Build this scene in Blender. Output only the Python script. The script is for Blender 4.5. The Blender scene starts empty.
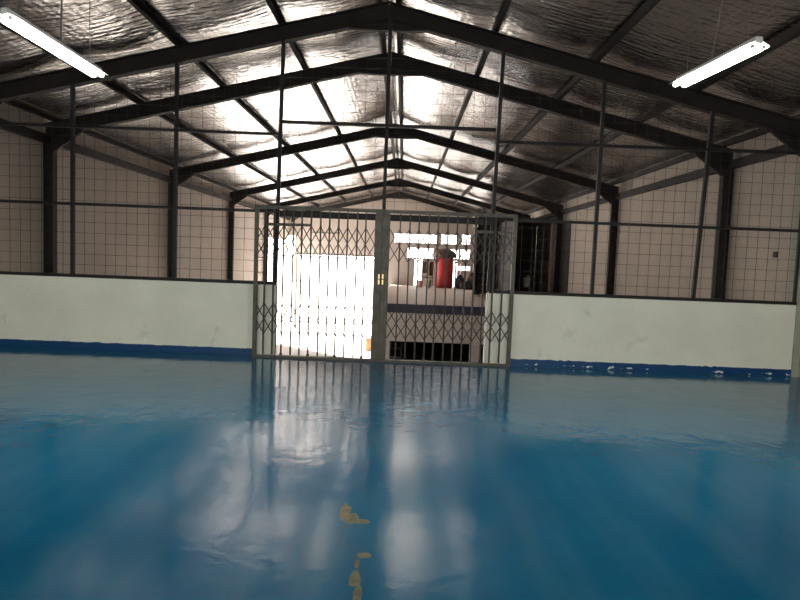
import bpy, bmesh, math, random
from mathutils import Vector, Matrix, noise
random.seed(4)
S = bpy.context.scene
COL = S.collection
R = math.radians

# ------------------------------------------------------------------ dimensions (metres)
RX = -0.38            # ridge
XL, XR = -7.22, 6.47  # inner faces of the side walls
SL = 0.24             # roof slope
ZA = 5.41             # underside of rafters at the ridge
DEP = 0.27            # rafter depth
GZ = -3.0             # ground level below the blue platform
PY = 9.80             # plane of the mesh partition
YF = 38.2             # far gable wall
YB = -7.0             # wall behind the camera
MY = 22.7             # front edge of the far mezzanine
MZ = -0.06            # far mezzanine level
MXL = -0.75
FRAMES = [9.95, 12.3, 18.75, 25.2, 31.65, 38.0]

# ------------------------------------------------------------------ materials
def new_mat(name):
    m = bpy.data.materials.new(name); m.use_nodes = True
    nt = m.node_tree; b = nt.nodes['Principled BSDF']
    return m, nt, b
def N(nt, t, **kw):
    n = nt.nodes.new(t)
    for k, v in kw.items():
        if k in n.inputs: n.inputs[k].default_value = v
        else: setattr(n, k, v)
    return n
def link(nt, a, b): nt.links.new(a, b)
def ramp(nt, fac, stops):
    r = nt.nodes.new('ShaderNodeValToRGB')
    el = r.color_ramp.elements
    while len(el) < len(stops): el.new(0.5)
    for e, (p, c) in zip(el, stops):
        e.position = p; e.color = (c[0], c[1], c[2], 1)
    link(nt, fac, r.inputs[0]); return r.outputs[0]
def math_node(nt, op, a, b=None, c=None):
    n = nt.nodes.new('ShaderNodeMath'); n.operation = op
    for i, v in enumerate((a, b, c)):
        if v is None: continue
        if isinstance(v, (int, float)): n.inputs[i].default_value = v
        else: link(nt, v, n.inputs[i])
    return n.outputs[0]
def mixc(nt, fac, a, b):
    n = nt.nodes.new('ShaderNodeMix'); n.data_type = 'RGBA'
    for i, v in ((0, fac), (6, a), (7, b)):
        if isinstance(v, (int, float)): n.inputs[i].default_value = v
        elif isinstance(v, tuple): n.inputs[i].default_value = (*v, 1)
        else: link(nt, v, n.inputs[i])
    return n.outputs[2]
def coords(nt):
    g = nt.nodes.new('ShaderNodeTexCoord'); return g.outputs['Object']

def plain(name, col, rough=0.6, metal=0.0, var=0.12, scale=6.0, bump=0.05):
    m, nt, b = new_mat(name)
    co = coords(nt)
    n = N(nt, 'ShaderNodeTexNoise', Scale=scale, Detail=6.0); link(nt, co, n.inputs['Vector'])
    lo = tuple(c * (1 - var) for c in col); hi = tuple(min(1, c * (1 + var)) for c in col)
    link(nt, ramp(nt, n.outputs['Fac'], [(0.3, lo), (0.7, hi)]), b.inputs['Base Color'])
    b.inputs['Roughness'].default_value = rough; b.inputs['Metallic'].default_value = metal
    if bump:
        n2 = N(nt, 'ShaderNodeTexNoise', Scale=scale * 12, Detail=3.0); link(nt, co, n2.inputs['Vector'])
        bp = N(nt, 'ShaderNodeBump', Strength=bump, Distance=0.01); link(nt, n2.outputs['Fac'], bp.inputs['Height'])
        link(nt, bp.outputs[0], b.inputs['Normal'])
    return m

M = {}
M['steel'] = plain('dark_brown_steel', (0.017, 0.011, 0.009), 0.8, 0.0, 0.35, 3)
M['post'] = plain('partition_steel', (0.009, 0.007, 0.006), 0.6, 0.0, 0.35, 5)
M['wire'] = plain('mesh_wire', (0.028, 0.022, 0.02), 0.6, 0.0, 0.2, 9, 0)
M['gate'] = plain('gate_grey_paint', (0.085, 0.075, 0.055), 0.5, 0.0, 0.3, 7)
M['pick'] = plain('picket_steel', (0.055, 0.046, 0.038), 0.6, 0.0, 0.3, 7, 0)
M['navy'] = plain('navy_fascia', (0.035, 0.037, 0.065), 0.5, 0, 0.2, 3)
M['screed'] = plain('beige_screed', (0.46, 0.36, 0.30), 0.6, 0, 0.10, 2)
M['greywall'] = plain('grey_render', (0.62, 0.56, 0.53), 0.8, 0, 0.12, 1.5)
M['dark'] = plain('dark_boards_and_shade', (0.035, 0.025, 0.022), 0.75, 0, 0.3, 3)
M['ground'] = plain('pale_concrete', (0.70, 0.67, 0.64), 0.85, 0, 0.08, 0.6)
M['white'] = plain('white_enamel', (0.75, 0.75, 0.72), 0.4, 0, 0.04, 4, 0)
M['red'] = plain('red_vinyl', (0.42, 0.018, 0.022), 0.5, 0, 0.25, 2)
M['brown'] = plain('brown_fabric', (0.10, 0.06, 0.045), 0.9, 0, 0.3, 5)
M['black'] = plain('black_plastic', (0.018, 0.016, 0.018), 0.6, 0, 0.3, 5)
M['pink'] = plain('pink_plastic', (0.50, 0.30, 0.27), 0.5, 0, 0.1, 5, 0)
M['card'] = plain('cardboard', (0.55, 0.33, 0.18), 0.85, 0, 0.08, 6)
M['paper'] = plain('pale_offcut', (0.60, 0.53, 0.47), 0.8, 0, 0.1, 6)
M['blue'] = plain('blue_pail', (0.10, 0.16, 0.25), 0.5, 0, 0.1, 6, 0)
M['brass'] = plain('brass', (0.55, 0.42, 0.22), 0.35, 0.9, 0.1, 10, 0)
M['cable'] = plain('grey_cable', (0.16, 0.15, 0.14), 0.6, 0, 0.1, 10, 0)
M['pier'] = plain('pale_pier', (0.34, 0.35, 0.28), 0.8, 0, 0.1, 3)

def wall_mat(name, col, block=True):
    m, nt, b = new_mat(name); co = coords(nt)
    n = N(nt, 'ShaderNodeTexNoise', Scale=0.8, Detail=8.0, Roughness=0.6); link(nt, co, n.inputs['Vector'])
    c = ramp(nt, n.outputs['Fac'], [(0.3, tuple(x * 0.86 for x in col)), (0.65, col)])
    # thin streaks of grime
    mp = N(nt, 'ShaderNodeMapping'); mp.inputs['Scale'].default_value = (3.0, 3.0, 0.25); link(nt, co, mp.inputs['Vector'])
    n2 = N(nt, 'ShaderNodeTexNoise', Scale=1.0, Detail=4.0); link(nt, mp.outputs[0], n2.inputs['Vector'])
    f = ramp(nt, n2.outputs['Fac'], [(0.55, (0, 0, 0)), (0.8, (1, 1, 1))])
    c = mixc(nt, math_node(nt, 'MULTIPLY', f, 0.25), c, tuple(x * 0.6 for x in col))
    link(nt, c, b.inputs['Base Color']); b.inputs['Roughness'].default_value = 0.85
    n3 = N(nt, 'ShaderNodeTexNoise', Scale=25.0, Detail=4.0); link(nt, co, n3.inputs['Vector'])
    bp = N(nt, 'ShaderNodeBump', Strength=0.15, Distance=0.01); link(nt, n3.outputs['Fac'], bp.inputs['Height'])
    link(nt, bp.outputs[0], b.inputs['Normal'])
    return m
M['wall'] = wall_mat('pale_side_wall', (0.49, 0.42, 0.36))
M['gable'] = wall_mat('beige_gable', (0.38, 0.325, 0.285))

# low wall: pale green-cream paint with scuffs
def lowwall_mat():
    m, nt, b = new_mat('cream_low_wall'); co = coords(nt)
    col = (0.84, 0.84, 0.72)
    n = N(nt, 'ShaderNodeTexNoise', Scale=1.3, Detail=8.0, Roughness=0.65); link(nt, co, n.inputs['Vector'])
    c = ramp(nt, n.outputs['Fac'], [(0.3, tuple(x * 0.90 for x in col)), (0.6, col)])
    n2 = N(nt, 'ShaderNodeTexNoise', Scale=3.2, Detail=5.0, Distortion=0.6); link(nt, co, n2.inputs['Vector'])
    f = ramp(nt, n2.outputs['Fac'], [(0.66, (0, 0, 0)), (0.76, (1, 1, 1))])
    c = mixc(nt, math_node(nt, 'MULTIPLY', f, 0.35), c, (0.42, 0.43, 0.34))
    link(nt, c, b.inputs['Base Color']); b.inputs['Roughness'].default_value = 0.55
    n3 = N(nt, 'ShaderNodeTexNoise', Scale=14.0, Detail=4.0); link(nt, co, n3.inputs['Vector'])
    bp = N(nt, 'ShaderNodeBump', Strength=0.12, Distance=0.01); link(nt, n3.outputs['Fac'], bp.inputs['Height'])
    link(nt, bp.outputs[0], b.inputs['Normal'])
    return m
M['low'] = lowwall_mat()

def skirt_mat(name, amount):
    m, nt, b = new_mat(name); co = coords(nt)
    n = N(nt, 'ShaderNodeTexNoise', Scale=9.0, Detail=5.0, Distortion=0.4); link(nt, co, n.inputs['Vector'])
    sx = N(nt, 'ShaderNodeSeparateXYZ'); link(nt, co, sx.inputs[0])
    # flaked patches sit in a band close to the floor
    d = math_node(nt, 'ABSOLUTE', math_node(nt, 'SUBTRACT', sx.outputs['Z'], 0.035))
    f = math_node(nt, 'SUBTRACT', n.outputs['Fac'], math_node(nt, 'MULTIPLY', d, 4.5))
    f = ramp(nt, f, [(amount, (0, 0, 0)), (amount + 0.015, (1, 1, 1))])
    c = mixc(nt, f, (0.004, 0.055, 0.17), (0.75, 0.76, 0.72))
    link(nt, c, b.inputs['Base Color']); b.inputs['Roughness'].default_value = 0.4
    return m
M['skirt_r'] = skirt_mat('blue_skirting_flaked', 0.535)
M['skirt_l'] = skirt_mat('blue_skirting', 0.70)

# glossy blue epoxy floor with worn spots near the middle
def floor_mat():
    m, nt, b = new_mat('blue_epoxy_floor'); co = coords(nt)
    n = N(nt, 'ShaderNodeTexNoise', Scale=0.45, Detail=5.0, Roughness=0.6); link(nt, co, n.inputs['Vector'])
    c = ramp(nt, n.outputs['Fac'], [(0.25, (0.004, 0.080, 0.175)), (0.55, (0.008, 0.115, 0.225)), (0.8, (0.018, 0.145, 0.25))])
    # long swept wear marks, in patches
    mp = N(nt, 'ShaderNodeMapping'); mp.inputs['Scale'].default_value = (2.6, 0.35, 1.0); mp.inputs['Rotation'].default_value = (0, 0, 0.25)
    link(nt, co, mp.inputs['Vector'])
    n2 = N(nt, 'ShaderNodeTexNoise', Scale=1.0, Detail=7.0, Roughness=0.6); link(nt, mp.outputs[0], n2.inputs['Vector'])
    f = ramp(nt, n2.outputs['Fac'], [(0.45, (0, 0, 0)), (0.75, (1, 1, 1))])
    c = mixc(nt, math_node(nt, 'MULTIPLY', f, 0.30), c, (0.07, 0.20, 0.28))
    # chipped spots: ellipses (x, y, rx, ry) whose edges a noise eats into
    wn = N(nt, 'ShaderNodeTexNoise', Scale=17.0, Detail=8.0, Roughness=0.65); link(nt, co, wn.inputs['Vector'])
    sx = N(nt, 'ShaderNodeSeparateXYZ'); link(nt, co, sx.inputs[0])
    tot = None
    spots = [(-0.32, 3.94, 0.035, 0.13), (-0.27, 3.84, 0.05, 0.08), (-0.20, 3.80, 0.055, 0.035), (-0.155, 3.36, 0.045, 0.035), (-0.19, 3.26, 0.012, 0.05),
             (-0.19, 3.10, 0.030, 0.09), (-0.165, 2.95, 0.022, 0.13)]
    for (x, y, rx, ry) in spots:
        dx = math_node(nt, 'DIVIDE', math_node(nt, 'SUBTRACT', sx.outputs['X'], x), rx)
        dy = math_node(nt, 'DIVIDE', math_node(nt, 'SUBTRACT', sx.outputs['Y'], y), ry)
        r2 = math_node(nt, 'ADD', math_node(nt, 'MULTIPLY', dx, dx), math_node(nt, 'MULTIPLY', dy, dy))
        v = math_node(nt, 'SUBTRACT', 1.0, math_node(nt, 'ADD', r2, math_node(nt, 'MULTIPLY', math_node(nt, 'SUBTRACT', wn.outputs['Fac'], 0.5), 3.2)))
        tot = v if tot is None else math_node(nt, 'MAXIMUM', tot, v)
    mask = ramp(nt, tot, [(0.0, (0, 0, 0)), (0.12, (1, 1, 1))])
    sc = ramp(nt, wn.outputs['Fac'], [(0.38, (0.09, 0.085, 0.055)), (0.62, (0.24, 0.19, 0.11))])
    # a hairline crack running through the spots and off to the gate
    cn = N(nt, 'ShaderNodeTexNoise', Scale=2.2, Detail=6.0); link(nt, co, cn.inputs['Vector'])
    lx = math_node(nt, 'MULTIPLY_ADD', math_node(nt, 'SUBTRACT', cn.outputs['Fac'], 0.5), 0.7, -0.23)
    lx = math_node(nt, 'MULTIPLY_ADD', math_node(nt, 'SUBTRACT', sx.outputs['Y'], 3.4), -0.03, lx)
    cr = math_node(nt, 'ABSOLUTE', math_node(nt, 'SUBTRACT', sx.outputs['X'], lx))
    crm = math_node(nt, 'LESS_THAN', cr, 0.0045)
    crm = math_node(nt, 'MULTIPLY', crm, math_node(nt, 'LESS_THAN', sx.outputs['Y'], 4.4))
    c = mixc(nt, math_node(nt, 'MULTIPLY', crm, 0.7), c, (0.05, 0.06, 0.05))
    # second fine scratch slanting away to the right, and one near the gate
    for (x0, y0, k, lo, hi) in ((-0.20, 4.1, 0.42, 4.1, 6.9), (-2.6, 6.2, 0.35, 6.3, 9.4)):
        l2 = math_node(nt, 'MULTIPLY_ADD', math_node(nt, 'SUBTRACT', sx.outputs['Y'], y0), k, x0)
        l2 = math_node(nt, 'MULTIPLY_ADD', math_node(nt, 'SUBTRACT', cn.outputs['Fac'], 0.5), 0.8, l2)
        g = math_node(nt, 'LESS_THAN', math_node(nt, 'ABSOLUTE', math_node(nt, 'SUBTRACT', sx.outputs['X'], l2)), 0.005)
        g = math_node(nt, 'MULTIPLY', g, math_node(nt, 'GREATER_THAN', sx.outputs['Y'], lo))
        g = math_node(nt, 'MULTIPLY', g, math_node(nt, 'LESS_THAN', sx.outputs['Y'], hi))
        c = mixc(nt, math_node(nt, 'MULTIPLY', g, 0.22), c, (0.20, 0.30, 0.36))
    c = mixc(nt, mask, c, sc)
    link(nt, c, b.inputs['Base Color'])
    rr = N(nt, 'ShaderNodeMapRange'); link(nt, n2.outputs['Fac'], rr.inputs[0])
    rr.inputs['From Min'].default_value = 0.3; rr.inputs['From Max'].default_value = 0.75
    rr.inputs['To Min'].default_value = 0.07; rr.inputs['To Max'].default_value = 0.15
    link(nt, mixc(nt, mask, rr.outputs[0], (0.7, 0.7, 0.7)), b.inputs['Roughness'])
    b.inputs['IOR'].default_value = 1.5
    # trowelled unevenness
    n3 = N(nt, 'ShaderNodeTexNoise', Scale=3.2, Detail=5.0, Roughness=0.55, Distortion=0.3); link(nt, co, n3.inputs['Vector'])
    bp = N(nt, 'ShaderNodeBump', Strength=0.35, Distance=0.014); link(nt, n3.outputs['Fac'], bp.inputs['Height'])
    bp2 = N(nt, 'ShaderNodeBump', Strength=0.6, Distance=0.006, invert=True); link(nt, mask, bp2.inputs['Height']); link(nt, bp.outputs[0], bp2.inputs['Normal'])
    link(nt, bp2.outputs[0], b.inputs['Normal'])
    return m
M['floor'] = floor_mat()

# crinkled aluminium foil insulation
def foil_mat():
    m, nt, b = new_mat('foil_insulation'); co = coords(nt)
    n = N(nt, 'ShaderNodeTexNoise', Scale=1.2, Detail=4.0); link(nt, co, n.inputs['Vector'])
    link(nt, ramp(nt, n.outputs['Fac'], [(0.3, (0.44, 0.42, 0.405)), (0.7, (0.66, 0.64, 0.62))]), b.inputs['Base Color'])
    b.inputs['Metallic'].default_value = 1.0
    b.inputs['Roughness'].default_value = 0.25
    nd = N(nt, 'ShaderNodeTexNoise', Scale=3.0, Detail=6.0, Roughness=0.65); link(nt, co, nd.inputs['Vector'])
    # creases run mostly along the foil strips (across the shed), sharp edged
    mp0 = N(nt, 'ShaderNodeMapping'); mp0.inputs['Scale'].default_value = (3.0, 9.0, 3.0); link(nt, co, mp0.inputs['Vector'])
    mv = N(nt, 'ShaderNodeVectorMath', operation='ADD'); link(nt, mp0.outputs[0], mv.inputs[0]); link(nt, nd.outputs['Color'], mv.inputs[1])
    a = N(nt, 'ShaderNodeTexVoronoi', Scale=1.0, feature='F1'); link(nt, mv.outputs[0], a.inputs['Vector'])
    sx = N(nt, 'ShaderNodeSeparateXYZ'); link(nt, co, sx.inputs[0])
    rib = math_node(nt, 'SINE', math_node(nt, 'MULTIPLY_ADD', nd.outputs['Fac'], 1.5, math_node(nt, 'MULTIPLY', sx.outputs['Y'], 55.0)))
    rx = math_node(nt, 'SINE', math_node(nt, 'MULTIPLY', sx.outputs['X'], 60.0))
    h = math_node(nt, 'MULTIPLY_ADD', rib, 0.10, a.outputs['Distance'])
    h = math_node(nt, 'MULTIPLY_ADD', rx, 0.06, h)
    gr = N(nt, 'ShaderNodeTexVoronoi', Scale=14.0, feature='F1'); link(nt, mv.outputs[0], gr.inputs['Vector'])
    gr.inputs['Scale'].default_value = 2.6
    h = math_node(nt, 'MULTIPLY_ADD', gr.outputs['Distance'], 0.45, h)
    big = N(nt, 'ShaderNodeTexNoise', Scale=0.9, Detail=2.0)
    mp = N(nt, 'ShaderNodeMapping'); mp.inputs['Scale'].default_value = (0.5, 1.6, 1.0); link(nt, co, mp.inputs['Vector']); link(nt, mp.outputs[0], big.inputs['Vector'])
    h = math_node(nt, 'MULTIPLY_ADD', big.outputs['Fac'], 2.0, h)
    bp = N(nt, 'ShaderNodeBump', Strength=0.6, Distance=0.021); link(nt, h, bp.inputs['Height'])
    link(nt, bp.outputs[0], b.inputs['Normal'])
    return m
M['foil'] = foil_mat()

def emis(name, col, st):
    m, nt, b = new_mat(name)
    b.inputs['Emission Color'].default_value = (*col, 1); b.inputs['Emission Strength'].default_value = st
    b.inputs['Base Color'].default_value = (0.9, 0.9, 0.9, 1)
    return m
M['tube'] = emis('fluorescent_tube', (0.97, 1.0, 0.88), 300.0)

def glass_mat():
    m, nt, b = new_mat('window_glass')
    out = nt.nodes['Material Output']
    t = N(nt, 'ShaderNodeBsdfTransparent'); g = N(nt, 'ShaderNodeBsdfGlossy', Roughness=0.05)
    fr = N(nt, 'ShaderNodeFresnel', IOR=1.45)
    mx = nt.nodes.new('ShaderNodeMixShader'); link(nt, fr.outputs[0], mx.inputs[0]); link(nt, t.outputs[0], mx.inputs[1]); link(nt, g.outputs[0], mx.inputs[2])
    link(nt, mx.outputs[0], out.inputs[0]); return m
M['glass'] = glass_mat()

# ------------------------------------------------------------------ mesh helpers
def bm_new(): return bmesh.new()
def box(bm, x0, x1, y0, y1, z0, z1):
    v = [bm.verts.new((x, y, z)) for x in (x0, x1) for y in (y0, y1) for z in (z0, z1)]
    for f in ((0, 1, 3, 2), (4, 6, 7, 5), (0, 4, 5, 1), (2, 3, 7, 6), (0, 2, 6, 4), (1, 5, 7, 3)):
        bm.faces.new([v[i] for i in f])
def bar(bm, p, q, w, h, up=(0, 0, 1)):
    """rectangular bar from p to q; w across, h along 'up'"""
    p, q = Vector(p), Vector(q); d = (q - p).normalized(); u = Vector(up)
    s = d.cross(u)
    if s.length < 1e-4: s = d.cross(Vector((0, 1, 0)))
    s.normalize(); u = s.cross(d).normalized()
    a = [bm.verts.new(c + s * i * w / 2 + u * j * h / 2) for c in (p, q) for i, j in ((-1, -1), (1, -1), (1, 1), (-1, 1))]
    for f in ((3, 2, 1, 0), (4, 5, 6, 7), (0, 1, 5, 4), (1, 2, 6, 5), (2, 3, 7, 6), (3, 0, 4, 7)):
        bm.faces.new([a[i] for i in f])
def tube(bm, p, q, r, n=10, r2=None, cap=True):
    p, q = Vector(p), Vector(q); d = (q - p).normalized()
    s = d.orthogonal().normalized(); u = s.cross(d); r2 = r if r2 is None else r2
    A = [bm.verts.new(p + (s * math.cos(2 * math.pi * i / n) + u * math.sin(2 * math.pi * i / n)) * r) for i in range(n)]
    B = [bm.verts.new(q + (s * math.cos(2 * math.pi * i / n) + u * math.sin(2 * math.pi * i / n)) * r2) for i in range(n)]
    for i in range(n): bm.faces.new((A[i], A[(i + 1) % n], B[(i + 1) % n], B[i]))
    if cap: bm.faces.new(A[::-1]); bm.faces.new(B)
def lathe(bm, cx, cy, prof, n=24, wob=0.0):
    rings = []
    for r, z in prof:
        rings.append([bm.verts.new((cx + r * (1 + wob * math.sin(3 * a + z * 4)) * math.cos(a), cy + r * (1 + wob * math.sin(3 * a + z * 4)) * math.sin(a), z))
                      for a in [2 * math.pi * i / n for i in range(n)]])
    for A, B in zip(rings, rings[1:]):
        for i in range(n): bm.faces.new((A[i], A[(i + 1) % n], B[(i + 1) % n], B[i]))
    bm.faces.new(rings[0][::-1]); bm.faces.new(rings[-1])
def prism(bm, pts, y0, y1):
    """polygon in XZ extruded along Y"""
    A = [bm.verts.new((x, y0, z)) for x, z in pts]; B = [bm.verts.new((x, y1, z)) for x, z in pts]
    n = len(pts); bm.faces.new(A); bm.faces.new(B[::-1])
    for i in range(n): bm.faces.new((A[i], B[i], B[(i + 1) % n], A[(i + 1) % n]))
def obj(name, bm, mat, parent=None, smooth=False, bevel=0.0, origin=None):
    bmesh.ops.recalc_face_normals(bm, faces=bm.faces[:])
    me = bpy.data.meshes.new(name)
    if parent is not None and origin is None: origin = parent_loc(parent)
    if origin is not None: bmesh.ops.translate(bm, verts=bm.verts[:], vec=-Vector(origin))
    bm.to_mesh(me); bm.free(); me.materials.append(M[mat])
    if smooth:
        for p in me.polygons: p.use_smooth = True
    o = bpy.data.objects.new(name, me); COL.objects.link(o)
    if parent is not None: o.parent = parent
    elif origin is not None: o.location = origin
    if bevel:
        md = o.modifiers.new('bevel', 'BEVEL'); md.width = bevel; md.segments = 2; md.limit_method = 'ANGLE'
    return o
def parent_loc(p):
    v = Vector((0, 0, 0))
    while p is not None: v += p.location; p = p.parent
    return v
def tag(o, label, cat, group=None, kind=None):
    o['label'] = label; o['category'] = cat
    if group: o['group'] = group
    if kind: o['kind'] = kind
    return o
def thing(name, label, cat, loc=(0, 0, 0), group=None):
    o = bpy.data.objects.new(name, None); COL.objects.link(o); o.location = loc; o.empty_display_size = 0.2
    return tag(o, label, cat, group)
def struct(name, bm, mat, label=None, cat=None, **k):
    o = obj(name, bm, mat, **k); o['kind'] = 'structure'
    if label: o['label'] = label
    if cat: o['category'] = cat
    return o
def sthing(name, label, cat, loc=(0, 0, 0)):
    o = thing(name, label, cat, loc); o['kind'] = 'structure'; return o
def zroof(x, base): return base - SL * abs(x - RX)

# ------------------------------------------------------------------ shell
bm = bm_new(); box(bm, XL, XR, YB, 10.02, -0.25, 0.0)
struct('floor', bm, 'floor', 'glossy blue painted floor in front of the low walls, chipped near the middle', 'floor')
bm = bm_new(); box(bm, XL - 12, XR + 12, YB - 12, 70, GZ - 0.2, GZ)
struct('floor_ground', bm, 'ground', 'sunlit pale ground floor seen low down through the left gate', 'floor')
bm = bm_new(); box(bm, MXL, XR, MY + 0.02, YF - 0.1, MZ - 0.2, MZ)
struct('floor_mezzanine', bm, 'screed', 'beige upper floor beyond the right gate with clutter on it', 'floor')
bm = bm_new(); box(bm, MXL, XR, MY - 0.06, MY + 0.02, MZ - 0.33, MZ)
struct('trim_1', bm, 'navy', 'dark navy fascia band along the edge of the far upper floor', 'trim')

bm = bm_new()   # wall under the mezzanine, with two openings
box(bm, MXL, -0.38, MY + 0.03, MY + 0.18, GZ, MZ - 0.2)
box(bm, -0.38, XR, MY + 0.03, MY + 0.18, -1.47, MZ - 0.2)
box(bm, 2.62, 2.99, MY + 0.03, MY + 0.18, GZ, -1.47)
box(bm, 4.6, XR, MY + 0.03, MY + 0.18, GZ, -1.47)
box(bm, MXL, MXL + 0.15, MY + 0.18, YF - 0.1, GZ, MZ - 0.2)
struct('wall_mezzanine', bm, 'greywall', 'grey wall with dark openings under the far upper floor', 'wall')
bm = bm_new(); box(bm, MXL + 0.15, XR, MY + 4.0, MY + 4.15, GZ, MZ - 0.2)  # dark colour here paints in the shade behind the openings
struct('wall_under_floor', bm, 'dark', 'inner wall coloured dark as shade, seen through the openings under the far upper floor', 'wall')
w = sthing('window_1', 'grey metal frame in the dark opening under the far upper floor', 'window', (-0.3, MY + 0.1, -1.5))
bm = bm_new()
for x in (-0.34, 0.05): bar(bm, (x, MY + 0.1, -2.9), (x, MY + 0.1, -1.47), 0.035, 0.035)
for z in (-1.75, -2.1, -2.6): bar(bm, (-0.34, MY + 0.1, z), (0.05, MY + 0.1, z), 0.035, 0.035)
obj('window_frame', bm, 'gate', w)

def side_wall(name, x0, x1, opening, label, low=None):
    bm = bm_new()
    top = 4.23
    if opening:
        ya, yb, zt = opening
        la, lb, lt = low     # unseen low opening, added to bring daylight onto the wall under the mezzanine
        box(bm, x0, x1, YB, la, GZ, lt); box(bm, x0, x1, lb, ya, GZ, lt); box(bm, x0, x1, YB, ya, lt, top); box(bm, x0, x1, yb, YF + 0.15, GZ, top); box(bm, x0, x1, ya, yb, zt, top)
    else: box(bm, x0, x1, YB, YF + 0.15, GZ, top)
    struct(name, bm, 'wall', label, 'wall')
side_wall('wall_left', XL - 0.15, XL, (31.9, 38.15, 2.45), 'long pale wall on the left behind the wire mesh', (16.5, 20.5, -1.2))
side_wall('wall_right', XR, XR + 0.15, None, 'long pale wall on the right behind the wire mesh')

def wall_with_holes(name, y0, y1, holes, mat, label):
    """gable wall built from vertical strips, holes = (x0, x1, z0, z1)"""
    xs = sorted({XL, XR, RX, *[h[0] for h in holes], *[h[1] for h in holes]})
    bm = bm_new()
    for a, b in zip(xs, xs[1:]):
        mid = (a + b) / 2
        hs = sorted([h for h in holes if h[0] < mid < h[1]], key=lambda h: h[2])
        z = GZ
        for h in hs:
            if h[2] > z: box(bm, a, b, y0, y1, z, h[2])
            z = h[3]
        za, zb = zroof(a, 5.835), zroof(b, 5.835)
        prism(bm, [(a, z), (b, z), (b, zb), (a, za)], y0, y1)
    return struct(name, bm, mat, label, 'wall')
DOOR = (-6.66, -1.25, GZ, 1.68)
WIN = [(-0.62, 2.05, 2.56, 3.12), (2.30, 3.28, 2.56, 3.16), (3.60, 4.14, 2.58, 3.2), (0.22, 1.88, 1.62, 2.28), (3.52, 4.16, 1.66, 2.28),
       (2.9, 3.45, 1.66, 2.28), (3.45, 4.2, 0.95, 1.25)]
FD = (0.68, 1.24, MZ, 1.6)
FD2 = (2.95, 3.42, MZ, 1.6)
wall_with_holes('wall_far', YF, YF + 0.15, [DOOR, (XL, -6.76, GZ, 2.75), FD, FD2] + WIN, 'gable', 'beige far end wall with bright doorway and windows')
# frames of the far windows
def win_frame(name, h, nv, label, cat='window', rows=0):
    x0, x1, z0, z1 = h
    t = sthing(name, label, cat, ((x0 + x1) / 2, YF, z0))
    bm = bm_new(); yy = YF + 0.07
    for i in range(nv + 1):
        x = x0 + (x1 - x0) * i / nv; x = min(max(x, x0 + .012), x1 - .012)
        bar(bm, (x, yy, z0), (x, yy, z1), 0.024, 0.03)
    for i in range(rows + 2):
        z = z0 + (z1 - z0) * i / (rows + 1); z = min(max(z, z0 + .012), z1 - .012)
        bar(bm, (x0, yy, z), (x1, yy, z), 0.03, 0.024)
    obj('window_frame', bm, 'white', t)
    bm = bm_new(); box(bm, x0, x1, yy + 0.03, yy + 0.036, z0, z1); obj('pane', bm, 'glass', t)
labs = ['wide strip window of small panes high on the far wall', 'high strip window above the red drum on the far wall',
        'small high window at the right end of the far wall strip', 'wide lower window below the high strip on the far wall',
        'lower window at the right of the red drum', 'lower window partly hidden by the top of the red drum', 'low slot window behind the dark heap of bags']
for i, (h, nv, l) in enumerate(zip(WIN, (7, 3, 2, 3, 1, 1, 1), labs)): win_frame('window_%d' % (i + 2), h, nv, l)
d = sthing('door_1', 'wide overexposed doorway to daylight in the far wall', 'door', (-4, YF, GZ))
bm = bm_new()
for x in (DOOR[0] + .04, DOOR[1] - .04): bar(bm, (x, YF + .05, GZ), (x, YF + .05, DOOR[3]), 0.08, 0.12)
bar(bm, (DOOR[0], YF + .05, DOOR[3] - .04), (DOOR[1], YF + .05, DOOR[3] - .04), 0.12, 0.08)
obj('door_frame', bm, 'gate', d)
for nm, F_, lb in (('door_2', FD, 'narrow bright open doorway left of the red drum'), ('door_3', FD2, 'narrow bright doorway just right of the red drum')):
    d = sthing(nm, lb, 'door', ((F_[0] + F_[1]) / 2, YF, MZ)); bm = bm_new()
    for x in (F_[0] + .02, F_[1] - .02): bar(bm, (x, YF + .05, MZ), (x, YF + .05, F_[3]), 0.04, 0.12)
    bar(bm, (F_[0], YF + .05, F_[3] - .02), (F_[1], YF + .05, F_[3] - .02), 0.12, 0.04)
    obj('door_frame', bm, 'gate', d)

# wall behind the camera with a wide open doorway: daylight falls on the low walls from here
BACK = [(-4.4, 3.6, 0.0, 2.5)]
wall_with_holes('wall_back', YB - 0.15, YB, BACK, 'wall', 'end wall behind the viewer')

# roof lining: foil laid over the purlins and sagging between them
POFF = [0.14, 1.70, 3.32, 4.95, 6.62]
def roof(name, sgn, label):
    bm = bm_new(); xs = []
    edges = [0.0] + POFF + [7.15]
    for a, b in zip(edges, edges[1:]):
        k = 8 if b - a > 1 else 2
        for i in range(k):
            t = i / k; sag = 0.055 * math.sin(math.pi * t) if b - a > 1 else 0
            xs.append((a + (b - a) * t, sag))
    xs.append((7.15, 0))
    ys = [YB - 0.15 + (YF + 0.3 - YB) * i / 230 for i in range(231)]
    rows = []
    for y in ys:
        row = []
        for off, sag in xs:
            wv = 0.018 * noise.noise(Vector((off * 0.5 * sgn, y * 1.1, 2.0 + sgn))) + 0.014 * math.sin(y * 2 * math.pi / 1.35 + 0.4 * math.sin(off))
            s2 = sag * (1 + 12 * wv) + abs(wv) * 0.6 * (1 if sag > 0 else 0.2)
            row.append(bm.verts.new((RX + sgn * off, y, 5.84 - SL * off - s2)))
        rows.append(row)
    for A, B in zip(rows, rows[1:]):
        for i in range(len(A) - 1): bm.faces.new((A[i], A[i + 1], B[i + 1], B[i]))
    o = struct(name, bm, 'foil', label, 'ceiling', smooth=True)
    md = o.modifiers.new('thickness', 'SOLIDIFY'); md.thickness = 0.03; md.offset = 1
roof('ceiling_left', -1, 'silver foil roof lining left of the ridge')
roof('ceiling_right', 1, 'silver foil roof lining right of the ridge')

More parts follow.
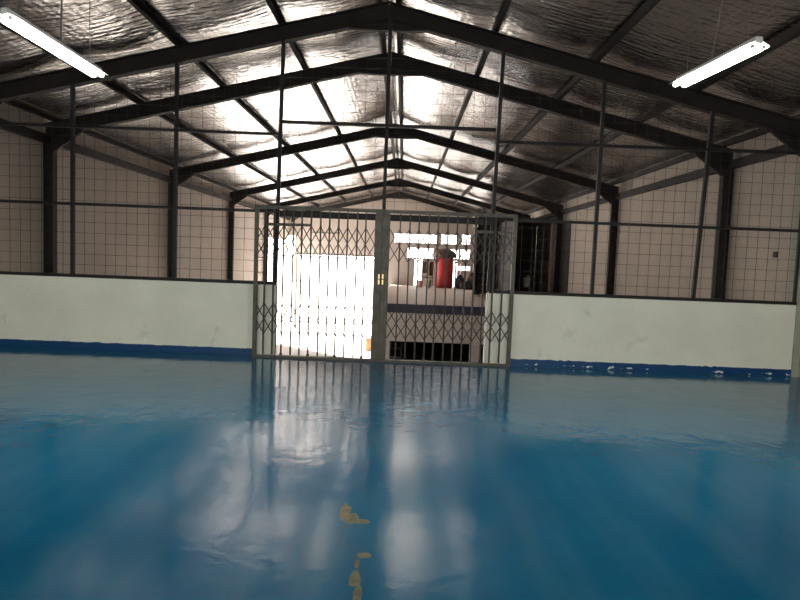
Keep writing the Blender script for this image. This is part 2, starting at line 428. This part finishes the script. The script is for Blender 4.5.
# ------------------------------------------------------------------ steelwork
def ibeam_prism(bm, a, b, y, depth, width):
    """I section from a to b (XZ points along the underside), depth upward"""
    (xa, za), (xb, zb) = a, b; tf = 0.018; w = width / 2; t = 0.01
    prof = [(-w, 0), (w, 0), (w, tf), (t, tf), (t, depth - tf), (w, depth - tf), (w, depth), (-w, depth), (-w, depth - tf), (-t, depth - tf), (-t, tf), (-w, tf)]
    A = [bm.verts.new((xa, y + p, za + q)) for p, q in prof]; B = [bm.verts.new((xb, y + p, zb + q)) for p, q in prof]
    bm.faces.new(A); bm.faces.new(B[::-1])
    for i in range(12): bm.faces.new((A[i], B[i], B[(i + 1) % 12], A[(i + 1) % 12]))
def icolumn(bm, xa, xb, y, width, z0, z1):
    w = width / 2; t = 0.01; tf = 0.018 * (1 if xb > xa else -1)
    prof = [(xa, -w), (xa, w), (xa + tf, w), (xa + tf, t), (xb - tf, t), (xb - tf, w), (xb, w), (xb, -w), (xb - tf, -w), (xb - tf, -t), (xa + tf, -t), (xa + tf, -w)]
    A = [bm.verts.new((p, y + q, z0)) for p, q in prof]; B = [bm.verts.new((p, y + q, z1)) for p, q in prof]
    bm.faces.new(A); bm.faces.new(B[::-1])
    for i in range(12): bm.faces.new((A[i], B[i], B[(i + 1) % 12], A[(i + 1) % 12]))
ords = ['nearest, directly over the mesh partition', 'second from the front, just behind the mesh partition', 'third from the front', 'fourth from the front', 'fifth from the front', 'farthest, against the far end wall']
for i, y in enumerate(FRAMES):
    t = thing('portal_frame', 'dark steel roof portal frame, ' + ords[i], 'roof frame', (RX, y, GZ), 'steel portal frames')
    wd = 0.14
    for sgn in (-1, 1):
        bm = bm_new(); X1 = XL if sgn < 0 else XR
        ibeam_prism(bm, (RX + sgn * 0.004, ZA), (X1 - sgn * 0.03, zroof(X1 - sgn * 0.03, ZA)), y, DEP, wd)
        obj('rafter', bm, 'steel', t)
        bm = bm_new(); xo = X1 - sgn * 0.02; xi = X1 - sgn * 0.22; zt = zroof(xi, ZA)
        if i == 5: bm.free()
        elif i == 0:
            xi = X1 - sgn * 0.13
            box(bm, min(xi, xo) , max(xi, xo), y - 0.15, y + 0.12, 0.0, zt)
            obj('column', bm, 'pier' if sgn > 0 else 'steel', t)
        else:
            icolumn(bm, xi, xo, y, wd, GZ, zt)
            obj('column', bm, 'steel', t)
        bm = bm_new()   # tapered haunch under the rafter at the column head
        hx = xi - sgn * 0.55
        prism(bm, [(xi, zroof(xi, ZA) - 0.30), (xi, zroof(xi, ZA) - 0.002), (hx, zroof(hx, ZA) - 0.002), (hx, zroof(hx, ZA) - 0.03)], y - 0.03, y + 0.03)
        obj('haunch', bm, 'steel', t)
    bm = bm_new()   # apex haunch plate
    prism(bm, [(RX - 0.62, zroof(RX - 0.62, ZA) - 0.004), (RX - 0.28, ZA - 0.17), (RX + 0.28, ZA - 0.17), (RX + 0.62, zroof(RX + .62, ZA) - 0.004), (RX, ZA - 0.004)], y - 0.05, y + 0.05)
    obj('apex_plate', bm, 'steel', t)

pn = ['ridge', 'first down from the ridge', 'second down from the ridge', 'third down from the ridge', 'lowest beside the eave']
for sgn, side in ((-1, 'left'), (1, 'right')):
    for k, off in enumerate(POFF):
        x = RX + sgn * off; z = zroof(x, ZA + DEP)
        bm = bm_new(); y0, y1 = YB + 0.05, YF - 0.02
        # C section
        prism(bm, [(x - 0.035, z + 0.003), (x + 0.035, z + 0.003), (x + 0.035, z + 0.018), (x - 0.02, z + 0.018), (x - 0.02, z + 0.10), (x + 0.035, z + 0.10), (x + 0.035, z + 0.115), (x - 0.035, z + 0.115)], y0, y1)
        o = obj('roof_purlin', bm, 'steel', origin=(x, y0, z))
        tag(o, ('dark steel purlin under the foil roof, %s side, ' % side) + (pn[k] if k else 'alongside the ridge'), 'purlin', 'roof purlins')
for sgn, side in ((-1, 'left'), (1, 'right')):
    X1 = XL if sgn < 0 else XR
    bm = bm_new(); xc = X1 - sgn * 0.10
    for ya, yb in zip([YB] + FRAMES, FRAMES):
        box(bm, xc - 0.06, xc + 0.06, ya + 0.08, yb - 0.08, 3.66, 3.82)
    o = obj('eave_beam', bm, 'steel', origin=(xc, 0, 3.66))
    tag(o, 'dark brown eave beam along the top of the %s side wall' % side, 'beam', 'eave beams')

# ------------------------------------------------------------------ low walls, skirting
OXL, OXR = -2.03, 1.37
XE = 6.34
for nm, x0, x1, sk, bl in (('left', XL + 0.001, OXL, 'skirt_l', 'left'), ('right', OXR, XE, 'skirt_r', 'right')):
    bm = bm_new(); box(bm, x0, x1, PY + 0.02, PY + 0.17, 0, 1.165)
    struct('wall_low_' + nm, bm, 'low', 'cream painted low wall on the %s of the folding gates' % nm, 'wall', bevel=0.006)
    # ragged hand-painted upper edge
    if nm == 'left': x1 = -2.37
    else: x0 = 1.78
    bm = bm_new(); n = 260; xs = [x0 + (x1 - x0) * i / n for i in range(n + 1)]
    A, B = [], []
    for x in xs:
        e = 0.012 * noise.noise(Vector((x * 6, 3 if nm == 'left' else 9, 0))) + 0.006 * noise.noise(Vector((x * 25, 1, 0)))
        if nm == 'right' and noise.noise(Vector((x * 1.7, 7, 0))) > 0.42: e += 0.03 * noise.noise(Vector((x * 14, 5, 1)))
        A.append(x); B.append(0.118 + e)
    for i in range(n):
        a, b_ = A[i], A[i + 1]
        v = [bm.verts.new(p) for p in ((a, PY + 0.012, 0.001), (b_, PY + 0.012, 0.001), (b_, PY + 0.012, B[i + 1]), (a, PY + 0.012, B[i]),
                                       (a, PY + 0.019, B[i]), (b_, PY + 0.019, B[i + 1]))]
        bm.faces.new(v[:4]); bm.faces.new((v[3], v[2], v[5], v[4]))
    bmesh.ops.remove_doubles(bm, verts=bm.verts[:], dist=1e-5)
    struct('baseboard_' + nm, bm, sk, 'blue painted skirting at the foot of the %s low wall' % nm + (', paint flaking' if nm == 'right' else ''), 'baseboard')

# ------------------------------------------------------------------ mesh partition
part = thing('mesh_partition', 'dark steel framed wire mesh screen standing on the low walls up to the roof', 'mesh screen', (RX, PY, 1.165))
posts = [-5.33, -3.68, -2.03, -0.34, 1.42, 3.06, 4.74]
lean = [0.0, 0.0, 0.02, 0.0, 0.03, 0.0, 0.05]
yc = PY + 0.06
def under(x): return zroof(x, ZA) - 0.005
for x, l in zip(posts, lean):
    bm = bm_new(); zb = 2.36 if abs(x - posts[3]) < .01 else (0.0 if abs(x + 2.03) < .01 or abs(x - 1.42) < .01 else 1.165)
    if abs(x - 1.42) < .01: zb = 1.2
    if abs(x + 2.03) < .01: zb = 1.2
    bar(bm, (x - l, yc, zb), (x + l, yc, under(x)), 0.055, 0.055, (0, 1, 0))
    obj('post', bm, 'post', part)
def rail(x0, x1, z, h=0.045, w=0.05, z1=None):
    bm = bm_new(); bar(bm, (x0, yc, z), (x1, yc, z if z1 is None else z1), w, h); obj('rail', bm, 'post', part)
rail(XL + 0.01, OXL, 1.19, 0.05, 0.09); rail(OXR + 0.02, XE, 1.19, 0.05, 0.09)
rail(XL + 0.01, OXL - 0.03, 2.34); rail(1.45, XE, 2.35)
rail(OXL + 0.03, 1.39, 2.31, 0.10, 0.06)
rail(XL + 0.01, OXL - 0.03, 3.56, 0.042); rail(1.45, XE, 3.57, 0.042)
rail(OXL + 0.03, 1.39, 3.755, 0.05)
for x0, x1 in ((XL + 0.03, XL + 0.03), (XE - 0.02, XE - 0.02)):
    bm = bm_new(); bar(bm, (x0, yc, 1.165), (x0, yc, 3.78), 0.04, 0.04, (0, 1, 0)); obj('post', bm, 'post', part)
CELL = 0.171
edges = [XL + 0.03] + posts + [XE - 0.02]
def zlow(x): return 2.36 if OXL < x < 1.4 else 1.2
for a, b_ in zip(edges, edges[1:]):
    bm = bm_new(); yw = yc - 0.031
    i0 = math.ceil((a + 0.01) / CELL); i1 = math.floor((b_ - 0.01) / CELL)
    for i in range(i0, i1 + 1):
        x = i * CELL + random.uniform(-.006, .006)
        bar(bm, (x, yw, zlow((a + b_) / 2)), (x + random.uniform(-.01, .01), yw, under(x)), 0.0045, 0.0045, (0, 1, 0))
    k0 = math.ceil(zlow((a + b_) / 2) / CELL)
    for k in range(k0, 33):
        z = k * CELL + random.uniform(-.004, .004)
        # clip the wire where it meets the rafter
        xm = (ZA - 0.01 - z) / SL
        xa, xb = max(a, RX - xm), min(b_, RX + xm)
        if xb - xa > 0.02:
            bar(bm, (xa, yw + 0.005, z), (xb, yw + 0.005, z + random.uniform(-.004, .004)), 0.0045, 0.0045)
    obj('wire_mesh', bm, 'wire', part)

# ------------------------------------------------------------------ folding security gates
GT = 2.43
def gate(name, xf, xm, label, sgn):
    """xf: outer frame stile, xm: meeting stile centre"""
    t = thing(name, label, 'gate', (xf, PY - 0.06, 0), 'folding trellis gates')
    y = PY - 0.06; s = 1 if xm > xf else -1
    bm = bm_new(); bar(bm, (xf, y, 0), (xf, y, GT), 0.06, 0.05, (0, 1, 0)); obj('frame_stile', bm, 'gate', t)
    bm = bm_new()
    bar(bm, (xf + s * .03, y, GT - 0.03), (xm + s * 0.062, y, GT - 0.03), 0.055, 0.055)
    obj('top_track', bm, 'gate', t)
    bm = bm_new(); bar(bm, (xf + s * .03, y, 0.018), (xm + s * .062, y, 0.018), 0.06, 0.035); obj('bottom_track', bm, 'gate', t)
    bm = bm_new(); xs = xm + s * 0.0
    box(bm, xs - 0.06, xs + 0.06, y - 0.03, y + 0.03, 0.04, GT - 0.06)
    st = obj('meeting_stile', bm, 'gate', t, bevel=0.005)
    for z in (1.28, 1.37):
        bm = bm_new(); box(bm, xs - 0.012 + s * .03, xs + 0.012 + s * .03, y - 0.038, y - 0.030, z - .035, z + .035)
        obj('lock_plate', bm, 'brass', st)
    n = 13; x_in = xm - s * 0.06; p = (x_in - xf) / n
    def px(i): return xf + p * i
    for i in range(1, n):
        bm = bm_new(); x = px(i) + random.uniform(-.008, .008); dx = random.uniform(-.008, .008)
        prof = [(-.011, -.018), (.011, -.018), (.011, .018), (-.011, .018), (-.011, .012), (.006, .012), (.006, -.012), (-.011, -.012)]
        A = [bm.verts.new((x + p_, y + q_, 0.05)) for p_, q_ in prof]; B = [bm.verts.new((x + dx + p_, y + q_, GT - 0.06)) for p_, q_ in prof]
        bm.faces.new(A); bm.faces.new(B[::-1])
        for j in range(8): bm.faces.new((A[j], A[(j + 1) % 8], B[(j + 1) % 8], B[j]))
        pk = obj('picket', bm, 'pick', t)
        for z in (2.12, 1.865, 1.61, 0.87, 0.625, 0.38):
            bm = bm_new(); tube(bm, (x, y - 0.028, z), (x, y + 0.028, z), 0.013, 8); obj('rivet', bm, 'pick', pk)
        if i % 3 == 0 or i == n - 1:
            bm = bm_new(); tube(bm, (x, y - 0.012, 0.060), (x, y + 0.012, 0.060), 0.024, 12); obj('roller', bm, 'pick', pk)
    for zs in ((2.12, 1.865, 1.61), (0.87, 0.625, 0.38)):
        for i in range(-1, n):
            for q in (-1, 1):
                # one flat bar across two bays, cut at the stiles
                pts = [(i, zs[0]), (i + 1, zs[1]), (i + 2, zs[2])] if q > 0 else [(i, zs[2]), (i + 1, zs[1]), (i + 2, zs[0])]
                pts = [c for c in pts if 0 <= c[0] <= n]
                if len(pts) < 2: continue
                bm = bm_new(); bar(bm, (px(pts[0][0]), y + q * 0.008, pts[0][1]), (px(pts[-1][0]), y + q * 0.008, pts[-1][1]), 0.016, 0.004, (0, 1, 0))
                obj('lattice_bar', bm, 'pick', t)
    return t, px, y
tg, px, gy = gate('folding_gate', -2.34, -0.405, 'left folding trellis security gate, closed in front of the bright doorway', 1)
bm = bm_new(); bar(bm, (-2.23, gy + 0.045, 2.13), (-1.49, gy + 0.045, 2.14), 0.02, 0.045); obj('cross_bar', bm, 'gate', tg)
for z in (1.60, 1.35):
    bm = bm_new(); bar(bm, (-2.33, gy + .04, z), (-2.07, gy + .04, z), 0.012, 0.012); obj('tie_rod', bm, 'pick', tg)
tg, px, gy = gate('folding_gate', 1.75, -0.285, 'right folding trellis security gate, closed in front of the grey wall and upper floor', -1)
bm = bm_new(); bar(bm, (1.14, gy + 0.045, 2.14), (1.42, gy + 0.045, 2.14), 0.02, 0.045); obj('cross_bar', bm, 'gate', tg)
bm = bm_new(); bar(bm, (1.48, gy + 0.045, 2.14), (1.73, gy + 0.045, 2.14), 0.02, 0.045); obj('cross_bar', bm, 'gate', tg)
bm = bm_new(); bar(bm, (OXL + .001, PY + 0.10, 1.245), (OXR, PY + 0.10, 1.235), 0.006, 0.006)
tag(obj('guard_wire', bm, 'wire', origin=(OXL, PY + .1, 1.24)), 'thin wire stretched across the opening behind the folding gates', 'wire')

# ------------------------------------------------------------------ fluorescent lights
def light(p, q, label, cable_off):
    p, q = Vector(p), Vector(q)
    t = thing('fluorescent_light', label, 'light', p, 'fluorescent ceiling lights')
    d = (q - p).normalized(); s = d.cross(Vector((0, 0, 1))).normalized()
    bm = bm_new(); bar(bm, p + Vector((0, 0, .045)), q + Vector((0, 0, .045)), 0.055, 0.05)
    obj('housing', bm, 'white', t)
    for k in (-1, 1):   # folded reflector wings
        bm = bm_new(); bar(bm, p + s * k * .06 + Vector((0, 0, .022)), q + s * k * .06 + Vector((0, 0, .022)), 0.07, 0.004, (s * k * 0.5 + Vector((0, 0, 1))))
        obj('reflector', bm, 'white', t)
    for k in (-1, 1):
        bm = bm_new(); tube(bm, p + s * k * .044 + d * .03, q + s * k * .044 - d * .03, 0.019, 12)
        tb = obj('lamp_tube', bm, 'tube', t)
        bm = bm_new()
        tube(bm, p + s * k * .044 + d * .005, p + s * k * .044 + d * .028, 0.0172, 12)
        obj('tube_cap', bm, 'white', tb); bm = bm_new()
        tube(bm, q + s * k * .044 - d * .028, q + s * k * .044 - d * .005, 0.0172, 12)
        obj('tube_cap', bm, 'white', tb)
    for f in (0.12, 0.88):
        c = p.lerp(q, f); top = zroof(c.x, 5.78)
        bm = bm_new(); tube(bm, c + Vector((0, 0, .07)), (c.x, c.y, top), 0.004, 6); obj('hanger_wire', bm, 'cable', t)
    c = p.lerp(q, 0.55); pts = []
    top = zroof(c.x, 5.78)
    for i in range(13):
        u = i / 12; pts.append(Vector((c.x + cable_off * math.sin(u * 2.6) * 0.5, c.y, c.z + 0.07 + u * (top - c.z - 0.07))))
    bm = bm_new()
    for a, b_ in zip(pts, pts[1:]): tube(bm, a, b_, 0.008, 8, cap=False)
    obj('cable', bm, 'cable', t)
light((-3.02, 4.64, 3.35), (-2.85, 5.72, 3.24), 'hanging twin tube fluorescent light at the upper left', 0.02)
light((2.58, 4.68, 3.36), (2.46, 5.75, 3.36), 'hanging twin tube fluorescent light at the upper right', 0.16)

# ------------------------------------------------------------------ clutter on and below the far upper floor
def rnd_lump(bm, c, r, seed, n=14):
    rings = []
    for i in range(n + 1):
        th = math.pi * i / n; ring = []
        for j in range(n * 2):
            ph = math.pi * j / n
            v = Vector((math.sin(th) * math.cos(ph), math.sin(th) * math.sin(ph), math.cos(th)))
            k = 1 + 0.28 * noise.noise(v * 1.8 + Vector((seed, 0, 0))) + 0.08 * noise.noise(v * 6 + Vector((0, seed, 0)))
            z = v.z * r[2] * k
            ring.append(bm.verts.new((c[0] + v.x * r[0] * k, c[1] + v.y * r[1] * k, max(c[2] + z, MZ + 0.001 * (j % 2)))))
        rings.append(ring)
    for A, B in zip(rings, rings[1:]):
        for j in range(len(A)): bm.faces.new((A[j], A[(j + 1) % len(A)], B[(j + 1) % len(A)], B[j]))
    bmesh.ops.remove_doubles(bm, verts=bm.verts[:], dist=1e-4)

RXc, RYc = 2.46, 36.3
t = thing('drum', 'tall red upright drum with a brown domed cover on the far upper floor', 'drum', (RXc, RYc, MZ))
bm = bm_new(); lathe(bm, RXc, RYc, [(0.50, MZ), (0.53, 0.1), (0.53, 0.8), (0.54, 1.2), (0.52, 1.55), (0.47, 1.72)], 28, 0.02)
obj('body', bm, 'red', t, smooth=True)
bm = bm_new(); lathe(bm, RXc, RYc, [(0.56, 1.70), (0.62, 1.76), (0.62, 1.90), (0.55, 2.06), (0.38, 2.19), (0.18, 2.25), (0.02, 2.26)], 28, 0.05)
obj('cover', bm, 'brown', t, smooth=True)

def pail(x, y, r, h, mat, label, z0=MZ, grp=None):
    t = thing('bucket', label, 'bucket', (x, y, z0), grp)
    bm = bm_new(); lathe(bm, x, y, [(r * 0.8, z0), (r * 0.98, z0 + h * 0.9), (r * 1.06, z0 + h * 0.92), (r * 1.06, z0 + h), (r * 0.93, z0 + h), (r * 0.9, z0 + h * 0.93)], 20)
    obj('body', bm, mat, t, smooth=False)
    bm = bm_new()
    pr = [Vector((x + r * 1.07 * math.cos(a), y - 0.02 - r * 1.0 * abs(math.sin(a)) * 0.3, z0 + h * 0.93 - r * 0.9 * math.sin(a))) for a in [math.pi * i / 10 for i in range(11)]]
    for a, b_ in zip(pr, pr[1:]): tube(bm, a, b_, 0.007, 6)
    obj('handle', bm, 'cable', t)
pail(1.03, 35.6, 0.19, 0.42, 'pink', 'pinkish bucket standing nearest the narrow bright doorway', grp='buckets by the red drum')
pail(1.52, 35.4, 0.17, 0.50, 'paper', 'pale bucket between the pinkish bucket and the red drum', grp='buckets by the red drum')
# drying rack with cloths between the doorway and the drum
t = thing('clothes_rack', 'low rack hung with pale and dark cloths left of the red drum', 'rack', (1.45, 36.5, MZ))
bm = bm_new()
for x in (1.15, 1.78): bar(bm, (x, 36.5, MZ), (x, 36.5, 1.45), 0.04, 0.04, (0, 1, 0))
bar(bm, (1.1, 36.5, 1.43), (1.83, 36.5, 1.43), 0.04, 0.04); bar(bm, (1.1, 36.5, .5), (1.83, 36.5, .5), 0.03, 0.03)
obj('frame', bm, 'steel', t)
for x0, x1, z0, mat in ((1.18, 1.40, 0.75, 'brown'), (1.42, 1.58, 0.55, 'paper'), (1.60, 1.80, 0.62, 'brown')):
    bm = bm_new(); n = 8
    for sy in (-1, 1):
        A = [bm.verts.new((x0 + (x1 - x0) * i / n, 36.5 + sy * (0.035 + .015 * math.sin(i * 2.1)), 1.455)) for i in range(n + 1)]
        B = [bm.verts.new((x0 + (x1 - x0) * i / n, 36.5 + sy * (0.06 + .04 * math.sin(i * 2.1)), z0)) for i in range(n + 1)]
        for i in range(n): bm.faces.new((A[i], A[i + 1], B[i + 1], B[i]))
    o = obj('cloth', bm, mat, t); md = o.modifiers.new('thickness', 'SOLIDIFY'); md.thickness = 0.012

for (x, y, r, sd, mat, lb) in ((3.40, 36.0, (0.30, 0.28, 0.44), 1.0, 'black', 'lumpy black bag right of the red drum'),
                           (4.12, 36.0, (0.32, 0.30, 0.52), 4.0, 'brown', 'dark brown bag in the heap against the dark room'),
                           (3.74, 35.2, (0.40, 0.28, 0.27), 7.0, 'black', 'low black bag at the front of the heap')):
    bm = bm_new(); rnd_lump(bm, (x, y, MZ + r[2] * 0.8), r, sd); o = obj('bag', bm, mat, smooth=True, origin=(x, y, MZ)); tag(o, lb, 'bag', 'heap of bags')
t = thing('cabinet', 'pinkish low shelf unit behind the heap of bags', 'cabinet', (3.9, 37.3, MZ))
for x in (3.5, 4.28):
    bm = bm_new(); box(bm, x, x + 0.03, 37.1, 37.5, MZ, 1.45); obj('side_panel', bm, 'pink', t)
for z in (0.3, 0.85, 1.42):
    bm = bm_new(); box(bm, 3.53, 4.28, 37.1, 37.5, z, z + 0.03); obj('shelf', bm, 'pink', t)

# scattered offcuts
for i, (x, y, a, l) in enumerate(((3.55, 29.0, 0.3, 0.5), (3.82, 28.7, -0.4, 0.42), (4.1, 28.9, 0.9, 0.38), (3.9, 29.4, 0.1, 0.6), (4.3, 28.6, -0.2, 0.35))):
    bm = bm_new(); dx, dy = math.cos(a) * l / 2, math.sin(a) * l / 2; z = MZ + 0.03
    bar(bm, (x - dx, y - dy, z), (x + dx, y + dy, z + 0.06 + 0.02 * i), 0.16, 0.04)
    o = obj('offcut', bm, 'paper' if i % 2 == 0 else 'pink', origin=(x, y, MZ))
    tag(o, 'pale offcut piece lying in the small scatter on the far upper floor', 'offcut', 'scattered offcuts')

# dark store room on the right of the upper floor
t = thing('store_room', 'dark timber store room open at the front, right side of the far upper floor', 'store room', (5.6, 25.7, MZ))
y0, y1, x0, x1, zt = 25.75, 30.0, 4.62, XR - 0.02, 3.42
bm = bm_new(); box(bm, x0, x1, y1, y1 + 0.05, MZ + .001, zt); obj('back_wall', bm, 'dark', t)
bm = bm_new(); box(bm, x0, x0 + 0.05, y0, y1, MZ + .001, zt); obj('side_wall', bm, 'dark', t)
bm = bm_new(); box(bm, x0, x1, y0, y1, zt, zt + 0.06); obj('roof', bm, 'dark', t)
bm = bm_new(); box(bm, x0, x1, y0 - 0.05, y0, zt - 0.12, zt + 0.08); obj('lintel', bm, 'dark', t)
for x in (4.64, 6.12):
    bm = bm_new(); box(bm, x, x + 0.07, y0 - 0.08, y0 - 0.01, MZ + .001, zt - .12); obj('post', bm, 'pink', t)
sh = thing('shelf_rack', 'dark shelf rack at the back of the store room', 'shelf', (5.6, 28.85, MZ))
for z in (0.78, 1.9):
    bm = bm_new(); box(bm, 4.75, 6.4, 28.6, 29.1, z, z + 0.04); obj('shelf', bm, 'brown', sh)
for x in (4.75, 5.6, 6.36):
    bm = bm_new(); box(bm, x, x + 0.04, 28.6, 29.1, MZ + .001, 1.9); obj('upright', bm, 'brown', sh)
bm = bm_new(); box(bm, 5.0, 5.5, 29.90, 29.99, 1.3, 2.3); obj('picture_board', bm, 'steel', t)
t = thing('workbench', 'dark workbench inside the store room under the white pot', 'bench', (5.3, 26.9, MZ))
bm = bm_new(); box(bm, 4.9, 5.7, 26.6, 27.2, 0.50, 0.56); obj('top', bm, 'brown', t)
for x in (4.93, 5.62):
    for y in (26.63, 27.12):
        bm = bm_new(); box(bm, x, x + .05, y, y + .05, MZ + .001, 0.5); obj('leg', bm, 'brown', t)
pail(5.45, 26.85, 0.15, 0.42, 'white', 'white paint pot on the workbench inside the store room', 0.56)
for x, y, s, mat, lb in ((5.9, 28.8, 0.16, 'paper', 'small pale jar on the store room shelf'), (6.15, 28.8, 0.13, 'pink', 'small pinkish jar on the store room shelf')):
    bm = bm_new(); lathe(bm, x, y, [(s * .5, 0.823), (s * .55, 0.82 + s), (s * .35, 0.82 + s * 1.2), (s * .35, 0.82 + s * 1.5)], 14)
    tag(obj('jar', bm, mat, origin=(x, y, 0.82)), lb, 'jar')
# dark board partition behind the right gate
t = thing('board_screen', 'tall dark board screen left of the store room, behind the right gate', 'screen', (4.4, 30.2, MZ))
bm = bm_new(); box(bm, 3.62, 4.62, 30.2, 30.26, MZ + .001, 3.9); obj('board', bm, 'dark', t)
for x in (3.62, 4.1, 4.55):
    bm = bm_new(); box(bm, x, x + 0.06, 30.12, 30.2, MZ + .001, 3.9); obj('stud', bm, 'steel', t)
for z in (0.45, 0.75, 1.05):
    bm = bm_new(); box(bm, 3.75, 4.5, 29.95, 30.12, z, z + .04); obj('shelf', bm, 'brown', t)
bm = bm_new(); tube(bm, (4.28, 29.7, MZ), (4.28, 29.7, 1.15), 0.045, 12); tag(obj('pipe', bm, 'blue', origin=(4.28, 29.7, MZ)), 'taller bluish pipe standing before the dark board screen', 'pipe')
bm = bm_new(); tube(bm, (4.47, 29.72, MZ), (4.47, 29.72, 1.0), 0.045, 12); tag(obj('pipe', bm, 'blue', origin=(4.47, 29.72, MZ)), 'shorter bluish pipe standing before the dark board screen', 'pipe')
t = thing('wall_box', 'pale box fixed high beside the dark board screen', 'box', (3.5, 30.3, 3.3))
bm = bm_new(); box(bm, 3.36, 3.60, 30.05, 30.35, 3.28, 3.85); obj('case', bm, 'white', t, bevel=0.02)
bm = bm_new(); box(bm, 3.40, 3.56, 30.04, 30.05, 3.36, 3.77); obj('lid', bm, 'paper', t)
bm = bm_new(); box(bm, 3.56, 3.62, 30.14, 30.26, MZ, 3.27); obj('post', bm, 'steel', t)

# dark boards on the right wall before the store room
bm = bm_new(); box(bm, XR - 0.03, XR - 0.001, 23.9, 25.08, MZ, 3.35)
tag(obj('wall_panel', bm, 'dark', origin=(XR, 24.5, MZ)), 'dark brown board fixed to the right wall next to the store room', 'panel')

# carton on the ground floor
t = thing('cardboard_box', 'orange-brown cardboard box standing low down in the bright doorway light', 'box', (-1.5, 30.0, GZ))
bm = bm_new(); box(bm, -1.68, -1.34, 29.8, 30.2, GZ + .001, GZ + 0.60); obj('body', bm, 'card', t, bevel=0.01)
bm = bm_new(); bar(bm, (-1.68, 29.8, GZ + .60), (-1.80, 29.8, GZ + .66), .4, .006); obj('flap', bm, 'card', t, origin=(-1.5, 30.2, GZ))

# pipe and small bracket high on the gable
bm = bm_new(); tube(bm, (-5.73, YF - 0.04, 2.97), (-3.99, YF - 0.04, 2.99), 0.04, 10)
tag(obj('pipe', bm, 'cable', origin=(-5, YF, 2.97)), 'horizontal grey pipe high on the far wall above the bright doorway', 'pipe')

# conduit box on the right wall near the partition
bm = bm_new(); box(bm, XR - 0.05, XR - 0.001, 10.62, 10.70, 1.93, 2.03)
tag(obj('junction_box', bm, 'black', origin=(XR, 10.66, 1.98)), 'small black box on the right wall behind the mesh', 'box')

# ------------------------------------------------------------------ light
W = bpy.data.worlds.new('daylight'); S.world = W; W.use_nodes = True
bg = W.node_tree.nodes['Background']; bg.inputs[0].default_value = (1.0, 0.965, 0.93, 1); bg.inputs[1].default_value = 7.5
def sun(name, d, e, col=(1, 0.95, 0.88)):
    L = bpy.data.lights.new(name, 'SUN'); L.energy = e; L.angle = R(1.0); L.color = col
    o = bpy.data.objects.new(name, L); COL.objects.link(o); o.rotation_euler = Vector(d).to_track_quat('-Z', 'Y').to_euler(); return o
sun('sun', (0.62, -0.55, -0.56), 40.0)
def portal(name, c, sx, sy, d):
    L = bpy.data.lights.new(name, 'AREA'); L.shape = 'RECTANGLE'; L.size = sx; L.size_y = sy; L.cycles.is_portal = True
    o = bpy.data.objects.new(name, L); COL.objects.link(o); o.location = c
    o.rotation_euler = Vector(d).to_track_quat('-Z', 'Z' if abs(d[2]) < .5 else 'Y').to_euler()
portal('portal_far', (-4.3, YF + 0.2, -0.1), 6.2, 5.9, (0, -1, 0))
portal('portal_left', (XL - 0.2, 34.8, -0.27), 5.8, 5.45, (1, 0, 0))
portal('portal_added_opening', (XL - 0.2, 18.5, -2.1), 4.0, 1.8, (1, 0, 0))  # daylight through the added opening in the left wall
portal('portal_windows', (1.8, YF + 0.2, 1.6), 5.2, 3.4, (0, -1, 0))
portal('portal_back', (-0.4, YB - 0.2, 1.25), 8.0, 2.5, (0, 1, 0))

# ------------------------------------------------------------------ camera
cam = bpy.data.cameras.new('camera'); co = bpy.data.objects.new('camera', cam); COL.objects.link(co)
cam.sensor_width = 36.0; cam.lens = 611.3 / 800 * 36.0; cam.clip_end = 300
co.matrix_world = (Matrix.Translation((0, 0, 1.7)) @ Matrix.Rotation(0.0027, 4, 'Z') @ Matrix.Rotation(math.pi / 2 - 0.0712, 4, 'X') @ Matrix.Rotation(0.0386, 4, 'Z'))
S.camera = co
S.view_settings.view_transform = 'Standard'; S.view_settings.look = 'None'
S.view_settings.exposure = 0.0; S.view_settings.gamma = 1.0; S.view_settings.use_curve_mapping = False
